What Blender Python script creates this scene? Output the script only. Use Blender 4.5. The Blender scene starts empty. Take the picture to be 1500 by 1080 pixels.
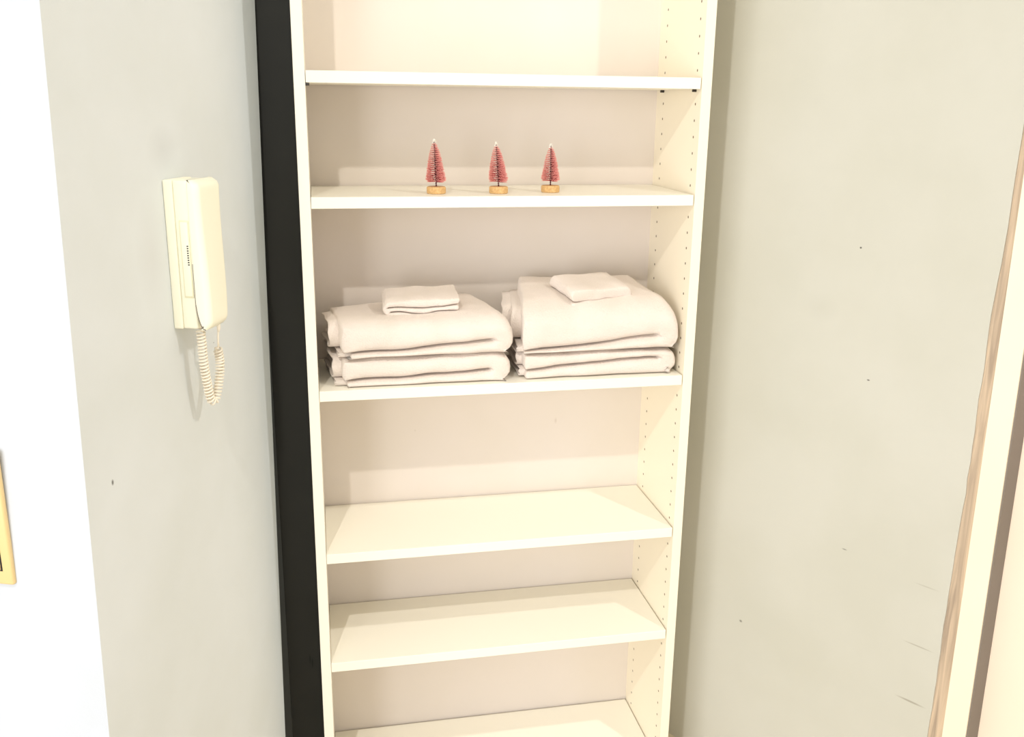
import bpy, bmesh, math, random
from mathutils import Vector, Matrix, noise
from mathutils.geometry import delaunay_2d_cdt

rnd = random.Random(7)
scene = bpy.context.scene
col = scene.collection

# ------------------------------------------------------------------ helpers
def srgb(r, g, b):
    def f(c):
        c /= 255.0
        return c / 12.92 if c <= 0.04045 else ((c + 0.055) / 1.055) ** 2.4
    return (f(r), f(g), f(b), 1.0)

def mat(name, color, rough=0.5, spec=0.5, mottle=0.0, mscale=3.0, bump=0.0, bscale=200.0, smears=None, spots=None):
    m = bpy.data.materials.new(name)
    m.use_nodes = True
    nt = m.node_tree
    bs = nt.nodes['Principled BSDF']
    bs.inputs['Roughness'].default_value = rough
    bs.inputs['Specular IOR Level'].default_value = spec
    bs.inputs['Base Color'].default_value = color
    tc = nt.nodes.new('ShaderNodeTexCoord')
    last = None
    if mottle > 0:
        n = nt.nodes.new('ShaderNodeTexNoise')
        n.inputs['Scale'].default_value = mscale
        n.inputs['Detail'].default_value = 4
        nt.links.new(tc.outputs['Object'], n.inputs['Vector'])
        mx = nt.nodes.new('ShaderNodeMix'); mx.data_type = 'RGBA'
        d = 1.0 - mottle
        mx.inputs[6].default_value = (color[0] * d, color[1] * d, color[2] * d * 0.98, 1)
        mx.inputs[7].default_value = color
        mr = nt.nodes.new('ShaderNodeMapRange')
        mr.inputs[1].default_value = 0.35; mr.inputs[2].default_value = 0.62
        nt.links.new(n.outputs['Fac'], mr.inputs[0])
        nt.links.new(mr.outputs[0], mx.inputs[0])
        last = mx.outputs[2]
    # spots: (x, y, z, rx, rz, strength, colour, tilt) small marks and painted soft shade on the surface, object space
    for s in (spots or []):
        x, y, z, rr, rz, st, c = s
        sub = nt.nodes.new('ShaderNodeVectorMath'); sub.operation = 'SUBTRACT'
        nt.links.new(tc.outputs['Object'], sub.inputs[0]); sub.inputs[1].default_value = (x, y, z)
        mul = nt.nodes.new('ShaderNodeVectorMath'); mul.operation = 'MULTIPLY'
        nt.links.new(sub.outputs[0], mul.inputs[0]); mul.inputs[1].default_value = (1 / rr, 1 / rr, 1 / rz)
        ln = nt.nodes.new('ShaderNodeVectorMath'); ln.operation = 'LENGTH'
        nt.links.new(mul.outputs[0], ln.inputs[0])
        mr = nt.nodes.new('ShaderNodeMapRange')
        mr.inputs[1].default_value = 1.0; mr.inputs[2].default_value = 0.4 if st > 0.3 else 0.0
        mr.inputs[3].default_value = 0.0; mr.inputs[4].default_value = st
        nt.links.new(ln.outputs['Value'], mr.inputs[0])
        mx = nt.nodes.new('ShaderNodeMix'); mx.data_type = 'RGBA'
        if last is not None: nt.links.new(last, mx.inputs[6])
        else: mx.inputs[6].default_value = color
        mx.inputs[7].default_value = c
        nt.links.new(mr.outputs[0], mx.inputs[0])
        last = mx.outputs[2]
    if last is not None:
        nt.links.new(last, bs.inputs['Base Color'])
    if bump > 0:
        n2 = nt.nodes.new('ShaderNodeTexNoise')
        n2.inputs['Scale'].default_value = bscale; n2.inputs['Detail'].default_value = 5
        nt.links.new(tc.outputs['Object'], n2.inputs['Vector'])
        b = nt.nodes.new('ShaderNodeBump')
        b.inputs['Strength'].default_value = bump
        b.inputs['Distance'].default_value = 0.002
        nt.links.new(n2.outputs['Fac'], b.inputs['Height'])
        nt.links.new(b.outputs[0], bs.inputs['Normal'])
    return m

def obj(name, bm, m, parent=None, smooth=False, label=None):
    me = bpy.data.meshes.new(name)
    bmesh.ops.recalc_face_normals(bm, faces=bm.faces)
    bm.to_mesh(me); bm.free()
    if smooth:
        for p in me.polygons: p.use_smooth = True
    o = bpy.data.objects.new(name, me)
    me.materials.append(m)
    col.objects.link(o)
    if parent: o.parent = parent
    if label: o['label'] = label
    return o

def thing(name, label, cat, loc=(0, 0, 0), rotz=0, group=None):
    o = bpy.data.objects.new(name, None)
    col.objects.link(o)
    o.location = loc; o.rotation_euler = (0, 0, rotz)
    o['label'] = label; o['category'] = cat
    if group: o['group'] = group
    return o

def struct(o, label=None):
    o['kind'] = 'structure'
    if label: o['label'] = label
    return o

def box(bm, x0, x1, y0, y1, z0, z1, bev=0.0, seg=2):
    vs = [bm.verts.new((x, y, z)) for x in (x0, x1) for y in (y0, y1) for z in (z0, z1)]
    q = [(0, 1, 3, 2), (4, 6, 7, 5), (0, 4, 5, 1), (2, 3, 7, 6), (0, 2, 6, 4), (1, 5, 7, 3)]
    fs = [bm.faces.new([vs[i] for i in a]) for a in q]
    if bev > 0:
        es = list({e for f in fs for e in f.edges})
        bmesh.ops.bevel(bm, geom=es, offset=bev, segments=seg, affect='EDGES', profile=0.5)
    return bm

def prism(bm, low, high, z0, z1, bev=0.0):
    a = [bm.verts.new((x, y, z0)) for x, y in low]
    b = [bm.verts.new((x, y, z1)) for x, y in high]
    n = len(a)
    fs = [bm.faces.new(a), bm.faces.new(b[::-1])]
    for i in range(n):
        fs.append(bm.faces.new((a[i], b[i], b[(i + 1) % n], a[(i + 1) % n])))
    return bm

def tube(bm, pts, r, n=8, caps=True):
    pts = [Vector(p) for p in pts]
    rings = []
    t = (pts[1] - pts[0]).normalized()
    up = Vector((0, 0, 1)) if abs(t.z) < 0.9 else Vector((1, 0, 0))
    nrm = t.cross(up).normalized()
    for i, p in enumerate(pts):
        t = (pts[min(i + 1, len(pts) - 1)] - pts[max(i - 1, 0)]).normalized()
        nrm = (nrm - t * nrm.dot(t)).normalized()
        b = t.cross(nrm)
        rr = r[i] if isinstance(r, (list, tuple)) else r
        rings.append([bm.verts.new(p + rr * (math.cos(2 * math.pi * k / n) * nrm + math.sin(2 * math.pi * k / n) * b)) for k in range(n)])
    for i in range(len(rings) - 1):
        for k in range(n):
            bm.faces.new((rings[i][k], rings[i][(k + 1) % n], rings[i + 1][(k + 1) % n], rings[i + 1][k]))
    if caps:
        bm.faces.new(rings[0]); bm.faces.new(rings[-1][::-1])
    return bm

# ------------------------------------------------------------------ materials
DARKMARK = srgb(60, 55, 50)
M_left = mat('left_wall_paint', srgb(224, 229, 231), 0.75, 0.25, mottle=0.05, mscale=4, bump=0.15, bscale=60,
             spots=[(-0.6764, -0.4478, 1.0558, 0.0035, 0.0055, 0.8, DARKMARK),
                    (-0.557, -0.1206, 1.180, 0.003, 0.0015, 0.4, DARKMARK),
                    (-0.60, -0.235, 1.52, 0.05, 0.04, 0.12, srgb(120, 118, 115)),  # soft darkening above the intercom, shade painted into the wall
                    (-0.62, -0.29, 1.36, 0.05, 0.10, 0.12, srgb(150, 130, 115))])  # shade left of the intercom, put into the wall colour
M_right = mat('right_wall_paint', srgb(203, 201, 190), 0.75, 0.25, mottle=0.05, mscale=3.5, bump=0.15, bscale=60,
              spots=[(0.6847, -0.1230, 1.3282, 0.0028, 0.0025, 0.9, DARKMARK),
                     (0.7098, -0.1633, 1.0652, 0.0040, 0.002, 0.8, DARKMARK),
                     (0.5816, 0.0419, 0.4121, 0.0050, 0.004, 0.6, DARKMARK),
                     (0.7055, -0.1564, 0.6865, 0.0070, 0.002, 0.5, DARKMARK),
                     (0.645, -0.0588, 1.196, 0.05, 0.035, 0.10, srgb(150, 148, 135)),
                     (0.800, -0.309, 0.405, 0.035, 0.003, 0.45, srgb(110, 95, 70)),
                     (0.800, -0.309, 0.535, 0.035, 0.002, 0.35, srgb(110, 95, 70)),
                     (0.800, -0.309, 0.670, 0.030, 0.002, 0.3, srgb(110, 95, 70))])
M_white = mat('white_wall_paint', srgb(203, 207, 215), 0.7, 0.25, mottle=0.03, mscale=6, bump=0.2, bscale=80,
              spots=[(-0.847, -0.4467, 0.7454, 0.006, 0.008, 0.35, DARKMARK),
                     (-0.738, -0.4863, 0.755, 0.004, 0.003, 0.3, DARKMARK)])
M_back = mat('back_wall_paint', srgb(120, 120, 112), 0.8, 0.2, mottle=0.05)
M_dark = mat('dark_gap_filler', srgb(32, 32, 28), 0.6, 0.3, mottle=0.25, mscale=3,
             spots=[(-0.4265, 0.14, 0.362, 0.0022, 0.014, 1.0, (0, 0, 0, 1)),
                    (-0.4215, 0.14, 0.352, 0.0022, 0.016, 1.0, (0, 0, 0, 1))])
M_ceil = mat('ceiling_paint', srgb(235, 235, 230), 0.8, 0.2)
M_floor = mat('floor_vinyl', srgb(205, 190, 160), 0.5, 0.4, mottle=0.1, mscale=8)
M_shelf = mat('white_laminate', srgb(247, 242, 228), 0.35, 0.35, bump=0.03, bscale=300)
M_edge = mat('back_board', srgb(234, 223, 213), 0.55, 0.3, mottle=0.02, mscale=5,
             spots=[(0.168, 0.2546, 0.868, 0.004, 0.009, 0.25, srgb(150, 120, 90)), (-0.167, 0.2546, 0.862, 0.003, 0.003, 0.2, srgb(150, 140, 120))])
M_peg = mat('peg_metal', srgb(45, 40, 35), 0.4)
M_casing = mat('casing_paint', srgb(252, 238, 212), 0.5, 0.35, mottle=0.02)
M_jamb = mat('jamb_shade_tone', srgb(130, 120, 112), 0.6, 0.3, mottle=0.06)  # grey-brown base colour carries the shade on the door jamb
M_door = mat('door_paint', srgb(252, 233, 212), 0.5, 0.35, mottle=0.02,
             spots=[(0.9345, -0.4395, 0.44, 0.005, 0.002, 0.8, srgb(120, 85, 60)), (0.9385, -0.4459, 0.375, 0.004, 0.0035, 0.8, srgb(110, 80, 60))])
M_cream = mat('cream_plastic', srgb(253, 250, 228), 0.35, 0.4)
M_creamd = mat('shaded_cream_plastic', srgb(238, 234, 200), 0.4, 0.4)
M_black = mat('black_slot', srgb(15, 14, 12), 0.6)
M_cord = mat('cord_plastic', srgb(250, 240, 222), 0.4, 0.4)
M_switch = mat('gold_cream_plastic', srgb(228, 198, 138), 0.35, 0.45)
M_towel = mat('terry_cotton', srgb(234, 221, 211), 0.95, 0.1, mottle=0.05, mscale=14, bump=0.9, bscale=330)
M_towel.node_tree.nodes['Principled BSDF'].inputs['Sheen Weight'].default_value = 0.2

# raw wood / plaster for the rough lining strip
def wood(name, c1, c2, scale=(30, 30, 1.2), rough=0.7):
    m = bpy.data.materials.new(name); m.use_nodes = True
    nt = m.node_tree; bs = nt.nodes['Principled BSDF']; bs.inputs['Roughness'].default_value = rough
    tc = nt.nodes.new('ShaderNodeTexCoord'); mp = nt.nodes.new('ShaderNodeMapping')
    mp.inputs['Scale'].default_value = scale
    n = nt.nodes.new('ShaderNodeTexNoise'); n.inputs['Scale'].default_value = 3; n.inputs['Detail'].default_value = 6
    n.inputs['Distortion'].default_value = 1.0
    cr = nt.nodes.new('ShaderNodeValToRGB')
    cr.color_ramp.elements[0].position = 0.35; cr.color_ramp.elements[0].color = c1
    cr.color_ramp.elements[1].position = 0.65; cr.color_ramp.elements[1].color = c2
    nt.links.new(tc.outputs['Object'], mp.inputs[0]); nt.links.new(mp.outputs[0], n.inputs['Vector'])
    nt.links.new(n.outputs['Fac'], cr.inputs[0]); nt.links.new(cr.outputs[0], bs.inputs['Base Color'])
    return m
M_rough = wood('bare_lining_wood', srgb(168, 148, 128), srgb(214, 190, 162))
M_disc = wood('light_wood', srgb(205, 160, 100), srgb(232, 190, 130), (60, 60, 60))

# right inner side panel: laminate with two columns of drilled holes
def holes_mat():
    m = mat('drilled_laminate', srgb(250, 240, 218), 0.4, 0.35)
    nt = m.node_tree; bs = nt.nodes['Principled BSDF']
    tc = nt.nodes.new('ShaderNodeTexCoord'); sp = nt.nodes.new('ShaderNodeSeparateXYZ')
    nt.links.new(tc.outputs['Object'], sp.inputs[0])
    def M(op, a, b=None, c=None):
        n = nt.nodes.new('ShaderNodeMath'); n.operation = op
        for i, v in enumerate((a, b, c)):
            if v is None: continue
            if isinstance(v, (int, float)): n.inputs[i].default_value = v
            else: nt.links.new(v, n.inputs[i])
        return n.outputs[0]
    z = M('SUBTRACT', sp.outputs['Z'], 1.758 - 0.016 - 0.032 * 60)
    zz = M('SUBTRACT', M('MODULO', z, 0.032), 0.016)
    dy = M('MINIMUM', M('ABSOLUTE', M('SUBTRACT', sp.outputs['Y'], 0.029)), M('ABSOLUTE', M('SUBTRACT', sp.outputs['Y'], 0.212)))
    d = M('SQRT', M('ADD', M('MULTIPLY', zz, zz), M('MULTIPLY', dy, dy)))
    f = M('LESS_THAN', d, 0.0027)
    mx = nt.nodes.new('ShaderNodeMix'); mx.data_type = 'RGBA'
    mx.inputs[6].default_value = srgb(250, 240, 218); mx.inputs[7].default_value = srgb(95, 75, 50)
    nt.links.new(f, mx.inputs[0]); nt.links.new(mx.outputs[2], bs.inputs['Base Color'])
    return m
M_holes = holes_mat()

# ------------------------------------------------------------------ room shell
a20 = math.radians(20)
TL = Vector((math.sin(a20), math.cos(a20))); NL = Vector((math.cos(a20), -math.sin(a20)))
P0 = Vector((-0.477, 0.1))
def LW(u, n=0.0):
    q = P0 + TL * u + NL * n
    return (q.x, q.y)
H = 2.85
def wl(z):
    ue = -0.0384 + 0.0395 * z
    uc = -0.683 + 0.033 * z
    return uc, ue
def left_poly(z):
    uc, ue = wl(z)
    return [LW(uc), LW(ue), LW(ue, -0.07), LW(uc + 0.07, -0.07)]
bm = bmesh.new(); prism(bm, left_poly(0), left_poly(H), 0, H)
struct(obj('wall_left', bm, M_left), 'grey side wall carrying the intercom')
def white_poly(z):
    uc, ue = wl(z)
    return [LW(uc), LW(uc + 0.07, -0.07), LW(uc + 0.07, -1.5), LW(uc, -1.5)]
bm = bmesh.new(); prism(bm, white_poly(0), white_poly(H), 0, H)
struct(obj('wall_front', bm, M_white), 'bright white wall turning the corner at far left')

bm = bmesh.new(); box(bm, -0.60, 0.47, 0.285, 0.36, 0, H)
struct(obj('wall_back', bm, M_back))
bm = bmesh.new(); box(bm, -0.475, -0.402, 0.14, 0.165, 0, H)  # near-black filler stands in for the dark gap beside the bookcase
struct(obj('trim_1', bm, M_dark), 'dark filler standing in for the gap left of the shelf unit')

a32 = math.radians(32)
TR = Vector((math.sin(a32), -math.cos(a32))); NR = Vector((math.cos(a32), math.sin(a32)))
PR = Vector((0.43, 0.2846))
def RW(t, n=0.0):
    q = PR + TR * t + NR * n
    return (q.x, q.y)
def strip(name, m, lo, hi, n0, n1, label=None):
    # lo / hi: functions of z giving along-wall start and end
    bm = bmesh.new()
    N = 90
    prev = None
    rows = []
    for i in range(N + 1):
        z = H * i / N
        pts = [RW(lo(z), n0), RW(hi(z), n0), RW(hi(z), n1), RW(lo(z), n1)]
        rows.append([bm.verts.new((x, y, z)) for x, y in pts])
    for i in range(N):
        for k in range(4):
            bm.faces.new((rows[i][k], rows[i][(k + 1) % 4], rows[i + 1][(k + 1) % 4], rows[i + 1][k]))
    bm.faces.new(rows[0]); bm.faces.new(rows[-1])
    return struct(obj(name, bm, m), label)
def lin(c, k=-0.010): return lambda z: c + k * (z - 0.7)
def rough_edge(z):
    n = noise.noise(Vector((z * 9.0, 1.3, 0))) * 0.004 + noise.noise(Vector((z * 40.0, 4.3, 0))) * 0.0018
    e = 0.7435 + n
    if z > 1.2: e += (z - 1.2) * 0.016
    return e
strip('wall_right', M_right, lambda z: -0.02, lambda z: rough_edge(z) + 0.0005, 0.0, 0.09)
strip('trim_2', M_rough, lambda z: rough_edge(z) + 0.0005, lin(0.7695), 0.004, 0.09, 'strip of bare wood beside the door casing')
strip('trim_3', M_casing, lin(0.7695), lin(0.8125, -0.012), -0.004, 0.09, 'cream door casing')
strip('trim_4', M_jamb, lin(0.8125, -0.012), lin(0.8150, -0.012), 0.0, 0.09, 'jamb inside the door casing, shade put into its colour')
bm = bmesh.new(); prism(bm, [RW(0.820, 0.062), RW(1.62, 0.062), RW(1.62, 0.10), RW(0.820, 0.10)],
                        [RW(0.790, 0.062), RW(1.62, 0.062), RW(1.62, 0.10), RW(0.790, 0.10)], 0.005, H)
struct(obj('door_1', bm, M_door), 'cream painted door')

bm = bmesh.new()
box(bm, -2.4, 2.2, -3.2, 0.9, -0.06, -0.0002)
struct(obj('floor', bm, M_floor))
bm = bmesh.new(); box(bm, -2.4, 2.2, -3.2, 0.9, H, H + 0.05)
struct(obj('ceiling', bm, M_ceil))

# ------------------------------------------------------------------ bookcase
W = 0.80; t = 0.0205; D = 0.2546; XI = W / 2 - t
bc = thing('bookcase', 'tall white open bookcase standing between the grey walls', 'bookcase')
TOP = 2.04
bm = bmesh.new(); box(bm, -W / 2, -XI, 0, D + 0.012, 0, TOP, 0.0008, 1); obj('side_panel', bm, M_shelf, bc)
bm = bmesh.new(); box(bm, XI, W / 2, 0, D + 0.012, 0, TOP, 0.0008, 1); obj('side_panel', bm, M_holes, bc, label='side panel with two columns of drilled peg holes')
bm = bmesh.new(); box(bm, -XI, XI, D, D + 0.006, 0.0, TOP - 0.01); obj('back_panel', bm, M_edge, bc)
bm = bmesh.new(); box(bm, -XI, XI, 0, D, TOP - 0.022, TOP); obj('top_panel', bm, M_shelf, bc)
bm = bmesh.new(); box(bm, -XI, XI, 0.006, 0.022, 0, 0.058); obj('plinth', bm, M_shelf, bc)
SZ = [1.6477, 1.4217, 1.0434, 0.6899, 0.4339, 0.0802]
for i, z in enumerate(SZ):
    bm = bmesh.new()
    box(bm, -XI + 0.0010, XI - 0.0024, 0.0005, D - 0.0036, z - 0.0215, z, 0.0007, 1)
    obj('shelf', bm, M_shelf, bc)
for (x, y) in ((-XI + 0.003, 0.004), (XI - 0.004, 0.029), (XI - 0.004, 0.212)):
    bm = bmesh.new()
    bmesh.ops.create_cone(bm, cap_ends=True, segments=12, radius1=0.0026, radius2=0.0026, depth=0.008,
                          matrix=Matrix.Translation((x, y, SZ[0] - 0.0241)) @ Matrix.Rotation(math.pi / 2, 4, 'Y'))
    obj('shelf_peg', bm, M_peg, bc)

# ------------------------------------------------------------------ folded towels
def outline(x0, x1, zb, zt, seams, step=0.005, rl=0.03):
    """closed outline of a folded stack seen from the front.
    seams: (zfunc, side, x_end, half_gap, x_inset) bottom to top, side 'L' or 'R' = the side it opens to."""
    out = []
    def run(fz, a, b):
        n = max(2, int(abs(b - a) / step))
        for i in range(n + 1):
            x = a + (b - a) * i / n
            out.append((x, fz(x)))
    def end(xa, z0, z1, sgn, r):
        # rounded end from z0 to z1 at xa, bulging r outward
        n = 8
        for i in range(1, n):
            ph = -math.pi / 2 + math.pi * i / n
            zc = (z0 + z1) / 2; hz = (z1 - z0) / 2
            out.append((xa + sgn * r * math.cos(ph), zc + hz * math.sin(ph)))
    def side(levels, sgn, xa, up):
        # levels: list of (zlow, zhigh, inset)
        pass
    R = [s for s in seams if s[1] == 'R']; L = [s for s in seams if s[1] == 'L']
    def walk(S, xa, sgn, up, xother):
        # lobes between seams on this side
        zs = [(zb, None)] + [(s[0], s) for s in S] + [(zt, None)]
        order = range(len(zs) - 1) if up else range(len(zs) - 2, -1, -1)
        for k in order:
            lo, slo = zs[k]; hi, shi = zs[k + 1]
            ins = (S[k][4] if k < len(S) else 0.0)
            xe = xa - sgn * ins
            zl = lo(xe) + (slo[3] if slo else 0); zh = hi(xe) - (shi[3] if shi else 0)
            rm = rl if sgn < 0 else 0.03
            r = min(abs(zh - zl) * 0.5, rm)
            xr = xe - sgn * r
            zl = lo(xr) + (slo[3] if slo else 0); zh = hi(xr) - (shi[3] if shi else 0)
            if up:
                end(xr, zl, zh, sgn, r)
                if shi:
                    run(lambda x: hi(x) - shi[3], xr, shi[2]); 
                    out.append((shi[2] - sgn * 0.003, hi(shi[2])))
                    ni = S[k + 1][4] if k + 1 < len(S) else 0.0
                    h2 = zs[k + 2][0](xa - sgn * ni) - hi(xa - sgn * ni)
                    run(lambda x: hi(x) + shi[3], shi[2], xa - sgn * ni - sgn * min(h2 * 0.5, rm))
            else:
                n0 = len(out)
                end(xr, zl, zh, sgn, r)
                out[n0:] = out[n0:][::-1]
                if slo:
                    run(lambda x: lo(x) + slo[3], xr, slo[2])
                    out.append((slo[2] - sgn * 0.003, lo(slo[2])))
                    ni = S[k - 1][4]
                    h2 = lo(xa - sgn * ni) - zs[k - 1][0](xa - sgn * ni)
                    run(lambda x: lo(x) - slo[3], slo[2], xa - sgn * ni - sgn * min(abs(h2) * 0.5, rm))
    hr = 0.012
    run(zb, x0 + hr, x1 - hr)
    walk(R, x1, 1, True, x0)
    run(zt, x1 - 0.031, x0 + rl + 0.001)
    walk(L, x0, -1, False, x1)
    # drop near-duplicates
    res = []
    for p in out:
        if not res or (abs(p[0] - res[-1][0]) + abs(p[1] - res[-1][1])) > 0.0012: res.append(p)
    if abs(res[0][0] - res[-1][0]) + abs(res[0][1] - res[-1][1]) < 0.0012: res.pop()
    return res

def fold_solid(bm, prof, depth, warp, rf=0.009, rb=0.006, ny=22, base=0.0, sharp=False):
    """extrude outline along y with rounded front and back, then warp"""
    n = len(prof)
    area = sum(prof[i][0] * prof[(i + 1) % n][1] - prof[(i + 1) % n][0] * prof[i][1] for i in range(n))
    sg = 1 if area > 0 else -1
    nrm = []
    for i in range(n):
        a = prof[i - 1]; b = prof[(i + 1) % n]
        dx, dz = b[0] - a[0], b[1] - a[1]
        l = math.hypot(dx, dz) or 1
        nrm.append((sg * dz / l, -sg * dx / l))
    caps = []
    for i in range(n):
        best = 1.0
        for j in range(n):
            if nrm[i][0] * nrm[j][0] + nrm[i][1] * nrm[j][1] > -0.2: continue
            dx = prof[j][0] - prof[i][0]; dz = prof[j][1] - prof[i][1]
            if dx * nrm[i][0] + dz * nrm[i][1] >= 0: continue
            dd = math.hypot(dx, dz)
            if dd < best: best = dd
        caps.append(best * 0.38)
    if sharp: caps = [min(c, 0.004 + 0.35 * max(0.0, q[0] - 0.012)) for c, q in zip(caps, prof)]
    lim = [c * 1.03 for c in caps]
    for _ in range(30):
        caps = [min(lim[i], (caps[i - 1] + caps[i] + caps[(i + 1) % n]) / 3) for i in range(n)]
    ys = [rf * f for f in (0.0, 0.05, 0.16, 0.33, 0.6, 1.0)]
    m = ny
    ys += [rf + (depth - rf - rb) * i / m for i in range(1, m + 1)]
    ys += [depth - rb * f for f in (0.6, 0.3, 0.08, 0.0)]
    rings = []; flat0 = None; flat1 = None
    for y in ys:
        ins = 0
        if y < rf: ins = rf * (1 - math.sqrt(max(0, 1 - (1 - y / rf) ** 2)))
        if y > depth - rb: ins = rb * (1 - math.sqrt(max(0, 1 - (1 - (depth - y) / rb) ** 2)))
        ring = []; flat = []
        ins0 = ins
        for i, (x, z) in enumerate(prof):
            ins = ins0 * min(1.0, caps[i] / (rf if y < depth / 2 else rb))
            px_, pz_ = x - nrm[i][0] * ins, max(base, z - nrm[i][1] * ins)
            flat.append((px_, pz_)); ring.append(bm.verts.new(warp(px_, y, pz_)))
        if flat0 is None: flat0 = flat
        flat1 = flat
        rings.append(ring)
    for j in range(len(rings) - 1):
        for i in range(n):
            bm.faces.new((rings[j][i], rings[j][(i + 1) % n], rings[j + 1][(i + 1) % n], rings[j + 1][i]))
    for fl, rg in ((flat0, rings[0]), (flat1, rings[-1])):
        ycap = 0.0 if rg is rings[0] else depth
        vc, _e, fc, ov, _oe, _of = delaunay_2d_cdt([Vector(q) for q in fl], [], [list(range(n))], 1, 1e-6)
        vm = [rg[o[0]] if o else bm.verts.new(warp(c.x, ycap, c.y)) for c, o in zip(vc, ov)]
        for tri in fc:
            if len({vm[k] for k in tri}) < 3: continue
            try: bm.faces.new([vm[k] for k in tri])
            except ValueError: pass
    for _ in range(2):
        bmesh.ops.smooth_vert(bm, verts=[v for rg in rings[:3] for v in rg], factor=0.3, use_axis_x=False, use_axis_y=True, use_axis_z=True)

def nz(x, y, z, s, a, k=0.0):
    return noise.noise(Vector((x * s + k, y * s * 1.2, z * s * 1.4 + 2 * k))) * a

def sheet_loops(bm, specs, warp, th=0.0042):
    """C-shaped sheet edges (fold to the front) standing out of a towel's left end.
    specs: (x_left, x_right, y_front, y_back, z0, z1)"""
    for (xl, xr, yf, yb, z0, z1) in specs:
        path = []
        r = (z1 - z0) / 2
        zc = (z0 + z1) / 2
        for i in range(9): path.append((yb + (yf + r - yb) * i / 8, z1))
        for i in range(1, 12):
            ph = math.pi / 2 + math.pi * i / 12
            path.append((yf + r + r * math.cos(ph), zc + r * math.sin(ph)))
        for i in range(9): path.append((yf + r + (yb - yf - r) * i / 8, z0))
        n = len(path)
        rows = []
        NX = 8
        for i, (y, z) in enumerate(path):
            a = path[max(i - 1, 0)]; b = path[min(i + 1, n - 1)]
            ty, tz = b[0] - a[0], b[1] - a[1]; l = math.hypot(ty, tz)
            ny_, nz_ = tz / l, -ty / l
            ring = []
            # rounded rectangle in (x, normal)
            for (x, o) in ((xl + 0.0012, th / 2), (xl, 0), (xl + 0.0012, -th / 2), (xr, -th / 2), (xr, th / 2)):
                w = 0.0015 * math.sin(i * 0.9 + xl * 40)
                ring.append(bm.verts.new(warp(x + w, y + ny_ * o, z + nz_ * o)))
            rows.append(ring)
        for i in range(n - 1):
            for k in range(5):
                bm.faces.new((rows[i][k], rows[i][(k + 1) % 5], rows[i + 1][(k + 1) % 5], rows[i + 1][k]))
        bm.faces.new(rows[0]); bm.faces.new(rows[-1][::-1])

def bath_towel(label, loc, rz, L, Dp, h, zs, seamend, warpf, loops, lower_inset=0.012, seed=0.0, group='folded bath towels on the middle shelf', extra=None):
    th = thing('folded_towel', label, 'towel', loc, rz, group)
    zb = lambda x: 0.0
    zt = lambda x: h + nz(x, 0, 0, 9, 0.004, seed)
    seams = [(zs, 'L', seamend, 0.0012, lower_inset)]
    if extra: seams += extra
    prof = outline(0, L, zb, zt, seams, rl=0.006)
    bm = bmesh.new()
    fold_solid(bm, prof, Dp, warpf, rf=0.024, sharp=True)
    obj('folded_cloth', bm, M_towel, th, True)
    if loops:
        bm = bmesh.new(); sheet_loops(bm, loops, warpf)
        obj('folded_edge', bm, M_towel, th, True)
    return th

def mkwarp(L, Dp, h, front_drop, back_rise, right_in, left_out, seed, back_left=0.0):
    def w(x, y, z):
        f = max(0.0, z) / h
        yy = y / Dp
        # front top edge rolls down, back of the top rises
        dz = -front_drop * f * max(0.0, 1 - y / (0.34 * Dp)) ** 2 + back_rise * f * yy
        dx = -right_in * yy * (x / L) - left_out * yy * (1 - x / L)
        # wrinkles radiating from the fold at the right end
        dz -= back_left * f * yy * (1 - x / L)
        rr = max(0.0, (x / L - 0.72) / 0.28)
        wr = math.sin((z * 260) + x * 55 + seed * 3) * 0.0011 * rr * (1 if y < 0.12 else 0.4)
        d = nz(x, y, z, 14, 0.0030, seed) + nz(x, y, z, 38, 0.0011, seed + 5)
        fb = min(1.0, z / 0.006) if z < 0.006 else 1.0
        return (x + dx + nz(y, z, x, 17, 0.003, seed + 9), y - wr * 2.2 + nz(z, x, y, 15, 0.0035, seed + 3) * (1 if y < Dp * .8 else .3), max(0.0, z + dz + d * fb * (0.3 + 0.7 * f)))
    return w

S3 = SZ[2]
# --- left stack
L1, D1 = 0.347, 0.205
w = mkwarp(L1, D1, 0.060, 0.003, 0.0, 0.012, 0.018, 1.0)
bath_towel('white bath towel at the bottom of the left stack, under another towel', (-0.334, 0.014, S3), 0, L1, D1, 0.060,
           lambda x: 0.013 + 0.016 * max(0.0, (x / L1)) ** 1.8 + 0.0012 * math.sin(x * 40), L1 - 0.045, w,
           [(-0.016, 0.03, 0.022, 0.18, 0.016, 0.056), (-0.010, 0.03, 0.050, 0.18, 0.024, 0.046), (-0.012, 0.03, 0.016, 0.18, 0.003, 0.011)], 0.010, 1.0)
w = mkwarp(L1 + 0.004, D1, 0.086, 0.018, 0.010, 0.045, 0.020, 2.0, 0.030)
bath_towel('plump white bath towel on top of the left stack, a washcloth lying on it', (-0.334, 0.010, S3 + 0.0605), 0, L1 + 0.004, D1, 0.080,
           lambda x: 0.012 + 0.027 * max(0.0, (x / L1)) ** 2.2 + 0.0012 * math.sin(x * 30 + 1), L1 - 0.040, w,
           [(-0.018, 0.03, 0.030, 0.18, 0.018, 0.072), (-0.010, 0.03, 0.060, 0.18, 0.028, 0.056), (-0.003, 0.03, 0.018, 0.18, 0.003, 0.010)], 0.018, 2.0)
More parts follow.
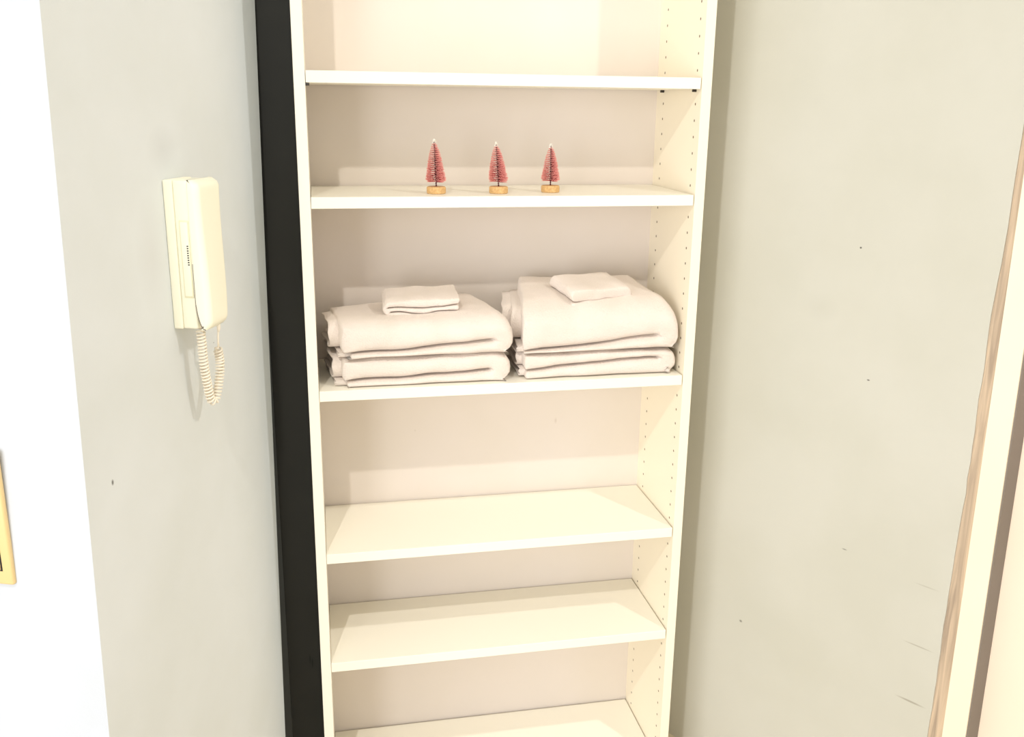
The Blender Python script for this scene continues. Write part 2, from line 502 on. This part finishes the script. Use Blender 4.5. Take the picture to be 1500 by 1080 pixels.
# --- right stack
L2, D2 = 0.338, 0.200
w = mkwarp(L2, D2, 0.056, 0.003, 0.0, 0.010, -0.006, 3.0)
bath_towel('white bath towel at the bottom of the right stack, under another towel', (0.036, 0.016, S3), 0, L2, D2, 0.056,
           lambda x: 0.026 + 0.010 * math.sin(x / L2 * 2.6 - 0.9) + 0.002, L2 - 0.045, w,
           [(-0.012, 0.03, 0.030, 0.18, 0.026, 0.052), (-0.006, 0.03, 0.050, 0.18, 0.033, 0.046), (-0.008, 0.03, 0.018, 0.18, 0.006, 0.020)], 0.002, 3.0)
w = mkwarp(L2 + 0.010, D2, 0.095, 0.026, 0.030, 0.040, -0.030, 4.0)
bath_towel('large white bath towel on top of the right stack, its back corner cocked up', (0.030, 0.012, S3 + 0.0565), 0, L2 + 0.008, D2, 0.095,
           lambda x: 0.007 + 0.038 * max(0.0, (x / L2)) ** 1.9, L2 - 0.045, w,
           [(-0.044, 0.04, 0.075, 0.19, 0.022, 0.072), (-0.034, 0.04, 0.092, 0.19, 0.032, 0.062), (-0.020, 0.04, 0.050, 0.19, 0.018, 0.074), (-0.010, 0.04, 0.022, 0.18, 0.002, 0.012)], 0.004, 4.0)

def washcloth(label, loc, rz, L, Dp, h, seams, seed, tilt=(0, 0)):
    th = thing('washcloth', label, 'washcloth', loc, rz, 'washcloths on the towel stacks')
    th.rotation_euler = (tilt[0], tilt[1], rz)
    prof = outline(0, L, lambda x: 0.0, lambda x: h + nz(x, 0, 0, 20, 0.002, seed), seams, 0.003)
    def wf(x, y, z):
        f = max(0, z) / h
        return (x + nz(y, z, x, 30, 0.003, seed), y + nz(z, x, y, 26, 0.004, seed + 2),
                max(0.0, z - 0.004 * f * max(0, 1 - y / 0.03) ** 2 + nz(x, y, z, 30, 0.002, seed) * min(1, z / 0.005) + 0.005 * f * max(0, x / L - 0.7)))
    bm = bmesh.new(); fold_solid(bm, prof, Dp, wf, rf=0.005, rb=0.005, ny=12)
    obj('folded_cloth', bm, M_towel, th, True)
    return th
washcloth('small white washcloth rolled shut at its left end, on the left towel stack', (-0.246, 0.066, S3 + 0.0605 + 0.0690), math.radians(-2), 0.156, 0.100, 0.036,
          [(lambda x: 0.008 + 0.002 * math.sin(x * 60), 'R', 0.016, 0.0013, 0.004), (lambda x: 0.020 + 0.001 * math.sin(x * 50), 'R', 0.012, 0.0015, 0.0)], 11.0, (math.radians(5), math.radians(-1.5)))
washcloth('small thick white washcloth lying askew on the right towel stack', (0.138, 0.043, S3 + 0.0565 + 0.0845), math.radians(14), 0.150, 0.100, 0.042,
          [(lambda x: 0.014 + 0.003 * x / 0.15, 'L', 0.130, 0.0014, 0.002)], 12.0, (math.radians(8), math.radians(0)))

# ------------------------------------------------------------------ bottle brush trees
def bristle_mat():
    m = bpy.data.materials.new('frosted_pink_bristle'); m.use_nodes = True
    nt = m.node_tree; bs = nt.nodes['Principled BSDF']; bs.inputs['Roughness'].default_value = 0.6
    at = nt.nodes.new('ShaderNodeAttribute'); at.attribute_name = 'Col'
    nt.links.new(at.outputs['Color'], bs.inputs['Base Color'])
    return m
M_br = bristle_mat()
M_stem = mat('twisted_wire', srgb(95, 25, 35), 0.4)
M_tip = mat('white_flock', srgb(250, 245, 235), 0.9)

def brush_tree(label, loc, lean, hgt, rad, seed, rz):
    r_ = random.Random(seed)
    th = thing('bottle_brush_tree', label, 'ornament', loc, rz, 'miniature pink trees on the shelf')
    # wooden disc
    bm = bmesh.new()
    n = 32; pr = [(0.0165, 0), (0.0185, 0.001), (0.0188, 0.004), (0.0188, 0.0115), (0.0182, 0.0130), (0.0165, 0.0138)]
    rings = [[bm.verts.new((r * math.cos(2 * math.pi * k / n), r * math.sin(2 * math.pi * k / n), z)) for k in range(n)] for r, z in pr]
    for i in range(len(rings) - 1):
        for k in range(n): bm.faces.new((rings[i][k], rings[i][(k + 1) % n], rings[i + 1][(k + 1) % n], rings[i + 1][k]))
    bm.faces.new(rings[0]); bm.faces.new(rings[-1])
    obj('base', bm, M_disc, th, False)
    z0 = 0.0138
    def ax(z): return Vector((lean[0] * (z - z0), lean[1] * (z - z0), z))
    # twisted wire stem
    bm = bmesh.new()
    for ph in (0, math.pi):
        pts = []
        for i in range(120):
            z = z0 - 0.002 + (hgt - 0.004 - z0) * i / 119
            a = i * 0.55 + ph
            pts.append(ax(z) + Vector((0.00075 * math.cos(a), 0.00075 * math.sin(a), 0)))
        tube(bm, pts, 0.0008, 5)
    obj('stem', bm, M_stem, th, True)
    # bristles, wound round the wire
    bm = bmesh.new(); cl = bm.loops.layers.color.new('Col')
    zlo, zhi = z0 + 0.008, hgt - 0.010
    turns = int((zhi - zlo) / 0.0036)
    per = 110
    for i in range(turns * per):
        f = i / (turns * per)
        z = zlo + (zhi - zlo) * f
        R = rad * (0.14 + 0.86 * (1 - f) ** 0.62) * (1.0 if f > 0.06 else 0.82 + 3 * f)
        R *= r_.uniform(0.82, 1.06)
        a = 2 * math.pi * i / per + r_.uniform(-.05, .05)
        d = Vector((math.cos(a), math.sin(a), r_.uniform(-0.06, 0.16)))
        p = ax(z); q = p + d * R
        s = Vector((-math.sin(a), math.cos(a), 0))
        w = 0.00034; up = Vector((0, 0, 1))
        b0 = [bm.verts.new(p + s * w), bm.verts.new(p - s * w * 0.5 + up * w), bm.verts.new(p - s * w * 0.5 - up * w)]
        mid = p + d * R * 0.6
        b1 = [bm.verts.new(mid + s * w), bm.verts.new(mid - s * w * 0.5 + up * w), bm.verts.new(mid - s * w * 0.5 - up * w)]
        tp = [bm.verts.new(q + s * w * 1.3), bm.verts.new(q - s * w + up * w * 1.3), bm.verts.new(q - s * w - up * w * 1.3)]
        k = r_.uniform(0.9, 1.1)
        c0 = srgb(190 * k * .9, 75, 95); c1 = srgb(232, 140 * k, 148 * k); c2 = srgb(252, 215, 208)
        cols = {}
        for v in b0: cols[v] = c0
        for v in b1: cols[v] = c1
        for v in tp: cols[v] = c2
        for A, B in ((b0, b1), (b1, tp)):
            for j in range(3):
                fc = bm.faces.new((A[j], A[(j + 1) % 3], B[(j + 1) % 3], B[j]))
                for lp in fc.loops: lp[cl] = cols[lp.vert]
        fc = bm.faces.new(tp)
        for lp in fc.loops: lp[cl] = c2
    obj('bristles', bm, M_br, th)
    # white flocked tip
    bm = bmesh.new()
    for i in range(90):
        z = r_.uniform(hgt - 0.012, hgt - 0.002)
        a = r_.uniform(0, 6.28); R = 0.0042 * r_.uniform(.5, 1.1) * (1.2 - (z - hgt + 0.012) / 0.014)
        d = Vector((math.cos(a), math.sin(a), r_.uniform(0.1, 1.1)))
        tube(bm, [ax(z), ax(z) + d * R], 0.00028, 3)
    obj('tip', bm, M_tip, th, label='white frosted tip')
    return th
brush_tree('pink bottle brush tree on a wood disc, the leftmost and tallest', (-0.1365, 0.062, SZ[1]), (-0.04, 0), 0.106, 0.0205, 1, 0)
brush_tree('pink bottle brush tree between the other two, leaning left', (-0.0122, 0.060, SZ[1]), (-0.065, 0), 0.101, 0.0205, 2, 0)
brush_tree('pink bottle brush tree on a wood disc, the rightmost, standing straight', (0.0982, 0.078, SZ[1]), (-0.005, 0), 0.098, 0.0195, 3, 0)

# ------------------------------------------------------------------ wall intercom
# local frame: x = away from the wall, y = along the wall to the far end, z = up
ic_loc = LW(-0.326)
ic = thing('wall_intercom', 'cream intercom phone with handset mounted on the grey left wall', 'intercom', (ic_loc[0], ic_loc[1], 1.236), -a20)
Y0i, Y1i = -0.0415, 0.040
HH = 0.238
bm = bmesh.new()
box(bm, 0.0, 0.016, Y0i - 0.0015, Y1i - 0.012, 0.0, HH, 0.003, 3)
obj('wall_plate', bm, M_cream, ic, True)
bm = bmesh.new()
box(bm, 0.016, 0.041, Y0i, Y1i - 0.014, 0.001, HH - 0.001, 0.003, 3)
hs = obj('housing', bm, M_cream, ic, True)
# recessed button bar on the near side
bm = bmesh.new(); box(bm, 0.0225, 0.0385, Y0i - 0.0012, Y0i + 0.004, 0.052, 0.176, 0.0011, 2)
bar = obj('button_bar', bm, M_creamd, ic, True)
bm = bmesh.new(); box(bm, 0.0245, 0.0365, Y0i - 0.0020, Y0i + 0.004, 0.055, 0.173, 0.0008, 2)
obj('button', bm, M_cream, bar, True)
bm = bmesh.new()
for k in range(9):
    z = 0.105 + k * 0.0037
    box(bm, 0.0335, 0.0360, Y0i - 0.0024, Y0i, z, z + 0.0018)
obj('speaker_slots', bm, M_black, bar)
# handset: tapered shell lying over the front, rounded foot
def handset():
    bm = bmesh.new()
    ybs = []
    N = 40
    rings = []
    for i in range(N + 1):
        f = i / N
        z = HH * f
        # front bulge and back line (side profile)
        back = 0.0345 + 0.010 * f ** 0.9 * 0 
        if f < 0.22:
            g = 1 - f / 0.22
            back = 0.041 + 0.014 * (1 - math.sqrt(max(0, 1 - g * g)))
        else:
            back = 0.041
        front = 0.0615 + 0.003 * math.cos((f - 0.12) * 4)
        if f < 0.05: front -= 0.008 * (1 - f / 0.05) ** 2
        if f > 0.95: front -= 0.010 * ((f - 0.95) / 0.05) ** 2
        y0 = Y0i - 0.001; y1 = Y1i + 0.001
        if f > 0.97: y0 += 0.004 * (f - 0.97) / 0.03; y1 -= 0.004 * (f - 0.97) / 0.03
        y1 += -0.001 - 0.014 * (1 - f)
        if f < 0.08:
            y1 += -0.003 * (1 - f / 0.08)
        zz = z + (0.010 * (1 - f / 0.15) if f < 0.15 else 0) * 0
        r = 0.010
        ring = []
        cs = [(front - r, y0 + r, -math.pi / 2, 0), (front - r, y1 - r, 0, math.pi / 2)]
        ring.append((back, y0)) 
        for cx, cy, a0, a1 in cs:
            for k in range(7):
                a = a0 + (a1 - a0) * k / 6
                ring.append((cx + r * math.cos(a), cy + r * math.sin(a)))
        ring.append((back, y1))
        rings.append([bm.verts.new((x, y, zz)) for x, y in ring])
    n = len(rings[0])
    for i in range(N):
        for k in range(n):
            bm.faces.new((rings[i][k], rings[i][(k + 1) % n], rings[i + 1][(k + 1) % n], rings[i + 1][k]))
    f1 = bm.faces.new(rings[0]); f2 = bm.faces.new(rings[-1])
    bmesh.ops.triangulate(bm, faces=[f1, f2])
    return bm
hso = obj('handset', handset(), M_cream, ic, True)
es = hso.modifiers.new('edge', 'EDGE_SPLIT'); es.split_angle = math.radians(50)
bm = bmesh.new()
pts = []
for i in range(24):
    f = i / 23 * 0.20
    g = 1 - f / 0.22
    pts.append((0.0405 + 0.014 * (1 - math.sqrt(max(0, 1 - g * g))), Y0i - 0.0009, HH * f))
pts.append((0.0405, Y0i - 0.0006, HH * 0.45))
tube(bm, pts, [0.0010] * 20 + [0.0007] * 5, 5)
obj('seam', bm, M_jamb, ic)

# coiled cord: one strand from the housing, one from the handset, joined in a hanging loop
def U(u): return u + 0.326
path = []
key = [(0.034, U(-0.345), 0.000), (0.034, U(-0.346), -0.010), (0.034, U(-0.345), -0.030), (0.034, U(-0.343), -0.070), (0.035, U(-0.338), -0.105), (0.036, U(-0.333), -0.128),
       (0.038, U(-0.3245), -0.133), (0.040, U(-0.317), -0.122), (0.041, U(-0.305), -0.095), (0.041, U(-0.300), -0.070), (0.041, U(-0.305), -0.044)]
def catmull(P, n):
    P = [Vector(p) for p in P]; out = []
    Q = [P[0] * 2 - P[1]] + P + [P[-1] * 2 - P[-2]]
    for i in range(1, len(Q) - 2):
        for k in range(n):
            s = k / n
            a, b, c, d = Q[i - 1], Q[i], Q[i + 1], Q[i + 2]
            out.append(0.5 * ((2 * b) + (c - a) * s + (2 * a - 5 * b + 4 * c - d) * s * s + (3 * b - a - 3 * c + d) * s ** 3))
    out.append(P[-1])
    return out
cp = catmull(key, 60)
# arc-length parametrised helix
pts = []
t0 = None; nrm = Vector((1, 0, 0)); s = 0.0
lens = [0.0]
for i in range(1, len(cp)): lens.append(lens[-1] + (cp[i] - cp[i - 1]).length)
tot = lens[-1]
j = 0
NS = 900
pitch = 0.0056
for i in range(NS + 1):
    s = tot * i / NS
    while j < len(cp) - 2 and lens[j + 1] < s: j += 1
    f = (s - lens[j]) / max(1e-9, lens[j + 1] - lens[j])
    p = cp[j].lerp(cp[j + 1], f)
    tg = (cp[j + 1] - cp[j]).normalized()
    nrm = (nrm - tg * nrm.dot(tg)).normalized(); b = tg.cross(nrm)
    a = 2 * math.pi * s / pitch
    R = 0.0063 * min(1, s / 0.008 + 0.15) * min(1, (tot - s) / 0.006 + 0.25)
    pts.append(p + R * (math.cos(a) * nrm + math.sin(a) * b))
tail = catmull([pts[-1], (0.046, U(-0.311), -0.036), (0.049, U(-0.318), -0.034), (0.051, U(-0.3195), -0.018), (0.052, U(-0.318), 0.0), (0.052, U(-0.318), 0.006)], 10)
pts += tail[1:]
bm = bmesh.new(); tube(bm, pts, 0.0017, 6)
obj('coiled_cord', bm, M_cord, ic, True)
bm = bmesh.new(); tube(bm, [(0.052, U(-0.318), 0.004), (0.052, U(-0.318), -0.008), (0.0515, U(-0.3190), -0.014)], [0.0034, 0.0030, 0.0022], 8)
obj('cord_grommet', bm, M_cord, ic, True)

# ------------------------------------------------------------------ switch plate on the white wall
# local frame: x runs to the wall's right end, y out of the wall toward the room, z up
def wall_white_pt(s, n=0.0, z=1.0):
    q = P0 + TL * (wl(z)[0]) + NL * s - TL * n
    return q
q = wall_white_pt(-0.163, 0.0, 1.0)
sw = thing('switch_plate', 'cream and gold switch plate on the white wall at the left edge', 'switch', (q.x, q.y, 0.9175), -a20)
# local x = NL direction, local -y = out of the wall
bm = bmesh.new(); box(bm, -0.055, 0.0405, -0.009, 0.001, 0.0, 0.205, 0.004, 3)
pl = obj('plate', bm, M_switch, sw, True)
for (z0, z1) in ((0.022, 0.095), (0.110, 0.183)):
    bm = bmesh.new(); box(bm, -0.041, 0.0262, -0.0096, -0.004, z0, z1, 0.0004, 1)
    fr = obj('rocker_gap', bm, M_black, sw)
    bm = bmesh.new(); box(bm, -0.0392, 0.0238, -0.0125, -0.004, z0 + 0.0018, z1 - 0.0018, 0.0015, 2)
    obj('rocker', bm, M_switch, sw, True)
sw.rotation_euler = (math.radians(0), 0, -a20)

# ------------------------------------------------------------------ lights
def point(name, loc, power, color, size=0.03):
    l = bpy.data.lights.new(name, 'POINT'); l.energy = power; l.color = color; l.shadow_soft_size = size
    l.use_nodes = True; nt = l.node_tree; em = nt.nodes['Emission']; fo = nt.nodes.new('ShaderNodeLightFalloff'); fo.inputs['Strength'].default_value = 1.0
    nt.links.new(fo.outputs['Constant'], em.inputs['Strength'])
    o = bpy.data.objects.new(name, l); o.location = loc; col.objects.link(o); return o
def area(name, loc, target, power, color, sx, sy):
    l = bpy.data.lights.new(name, 'AREA'); l.energy = power; l.color = color; l.shape = 'RECTANGLE'; l.size = sx; l.size_y = sy
    o = bpy.data.objects.new(name, l); o.location = loc
    o.rotation_euler = (Vector(target) - Vector(loc)).to_track_quat('-Z', 'Y').to_euler()
    col.objects.link(o); return o
point('ceiling_lamp_left', (-0.80, -1.77, 2.79), 12.0, (1.0, 0.965, 0.90), 0.025)
point('ceiling_lamp_right', (1.08, -1.28, 2.80), 10.5, (1.0, 0.97, 0.91), 0.03)
area('daylight', (-2.3, -2.9, 1.2), (0.2, 0.0, 0.9), 75, (0.97, 0.985, 1.0), 1.6, 2.0)
wd = bpy.data.worlds.new('world'); scene.world = wd; wd.use_nodes = True
bg = wd.node_tree.nodes['Background']
bg.inputs[0].default_value = (1.0, 0.985, 0.965, 1); bg.inputs[1].default_value = 0.80

# ------------------------------------------------------------------ camera
f, ya, pi_, ro, cx, cy, cz = 1388.97758, -0.20324991, -0.27392460, 0.01342676, -0.36769472, -1.82151525, 1.59699734
ca, sa, cb, sb, cc, sc_ = math.cos(ya), math.sin(ya), math.cos(pi_), math.sin(pi_), math.cos(ro), math.sin(ro)
fw = Vector((-sa * cb, ca * cb, sb)); r0 = Vector((ca, sa, 0)); u0 = r0.cross(fw)
r = r0 * cc + u0 * sc_; u = -r0 * sc_ + u0 * cc
cam = bpy.data.cameras.new('camera'); co = bpy.data.objects.new('camera', cam); col.objects.link(co)
co.matrix_world = Matrix(((r.x, u.x, -fw.x, cx), (r.y, u.y, -fw.y, cy), (r.z, u.z, -fw.z, cz), (0, 0, 0, 1)))
cam.sensor_width = 36; cam.lens = f / 1500 * 36; cam.clip_start = 0.05
scene.camera = co
scene.view_settings.view_transform = 'Standard'
scene.view_settings.exposure = -0.15
scene.view_settings.gamma = 1.05
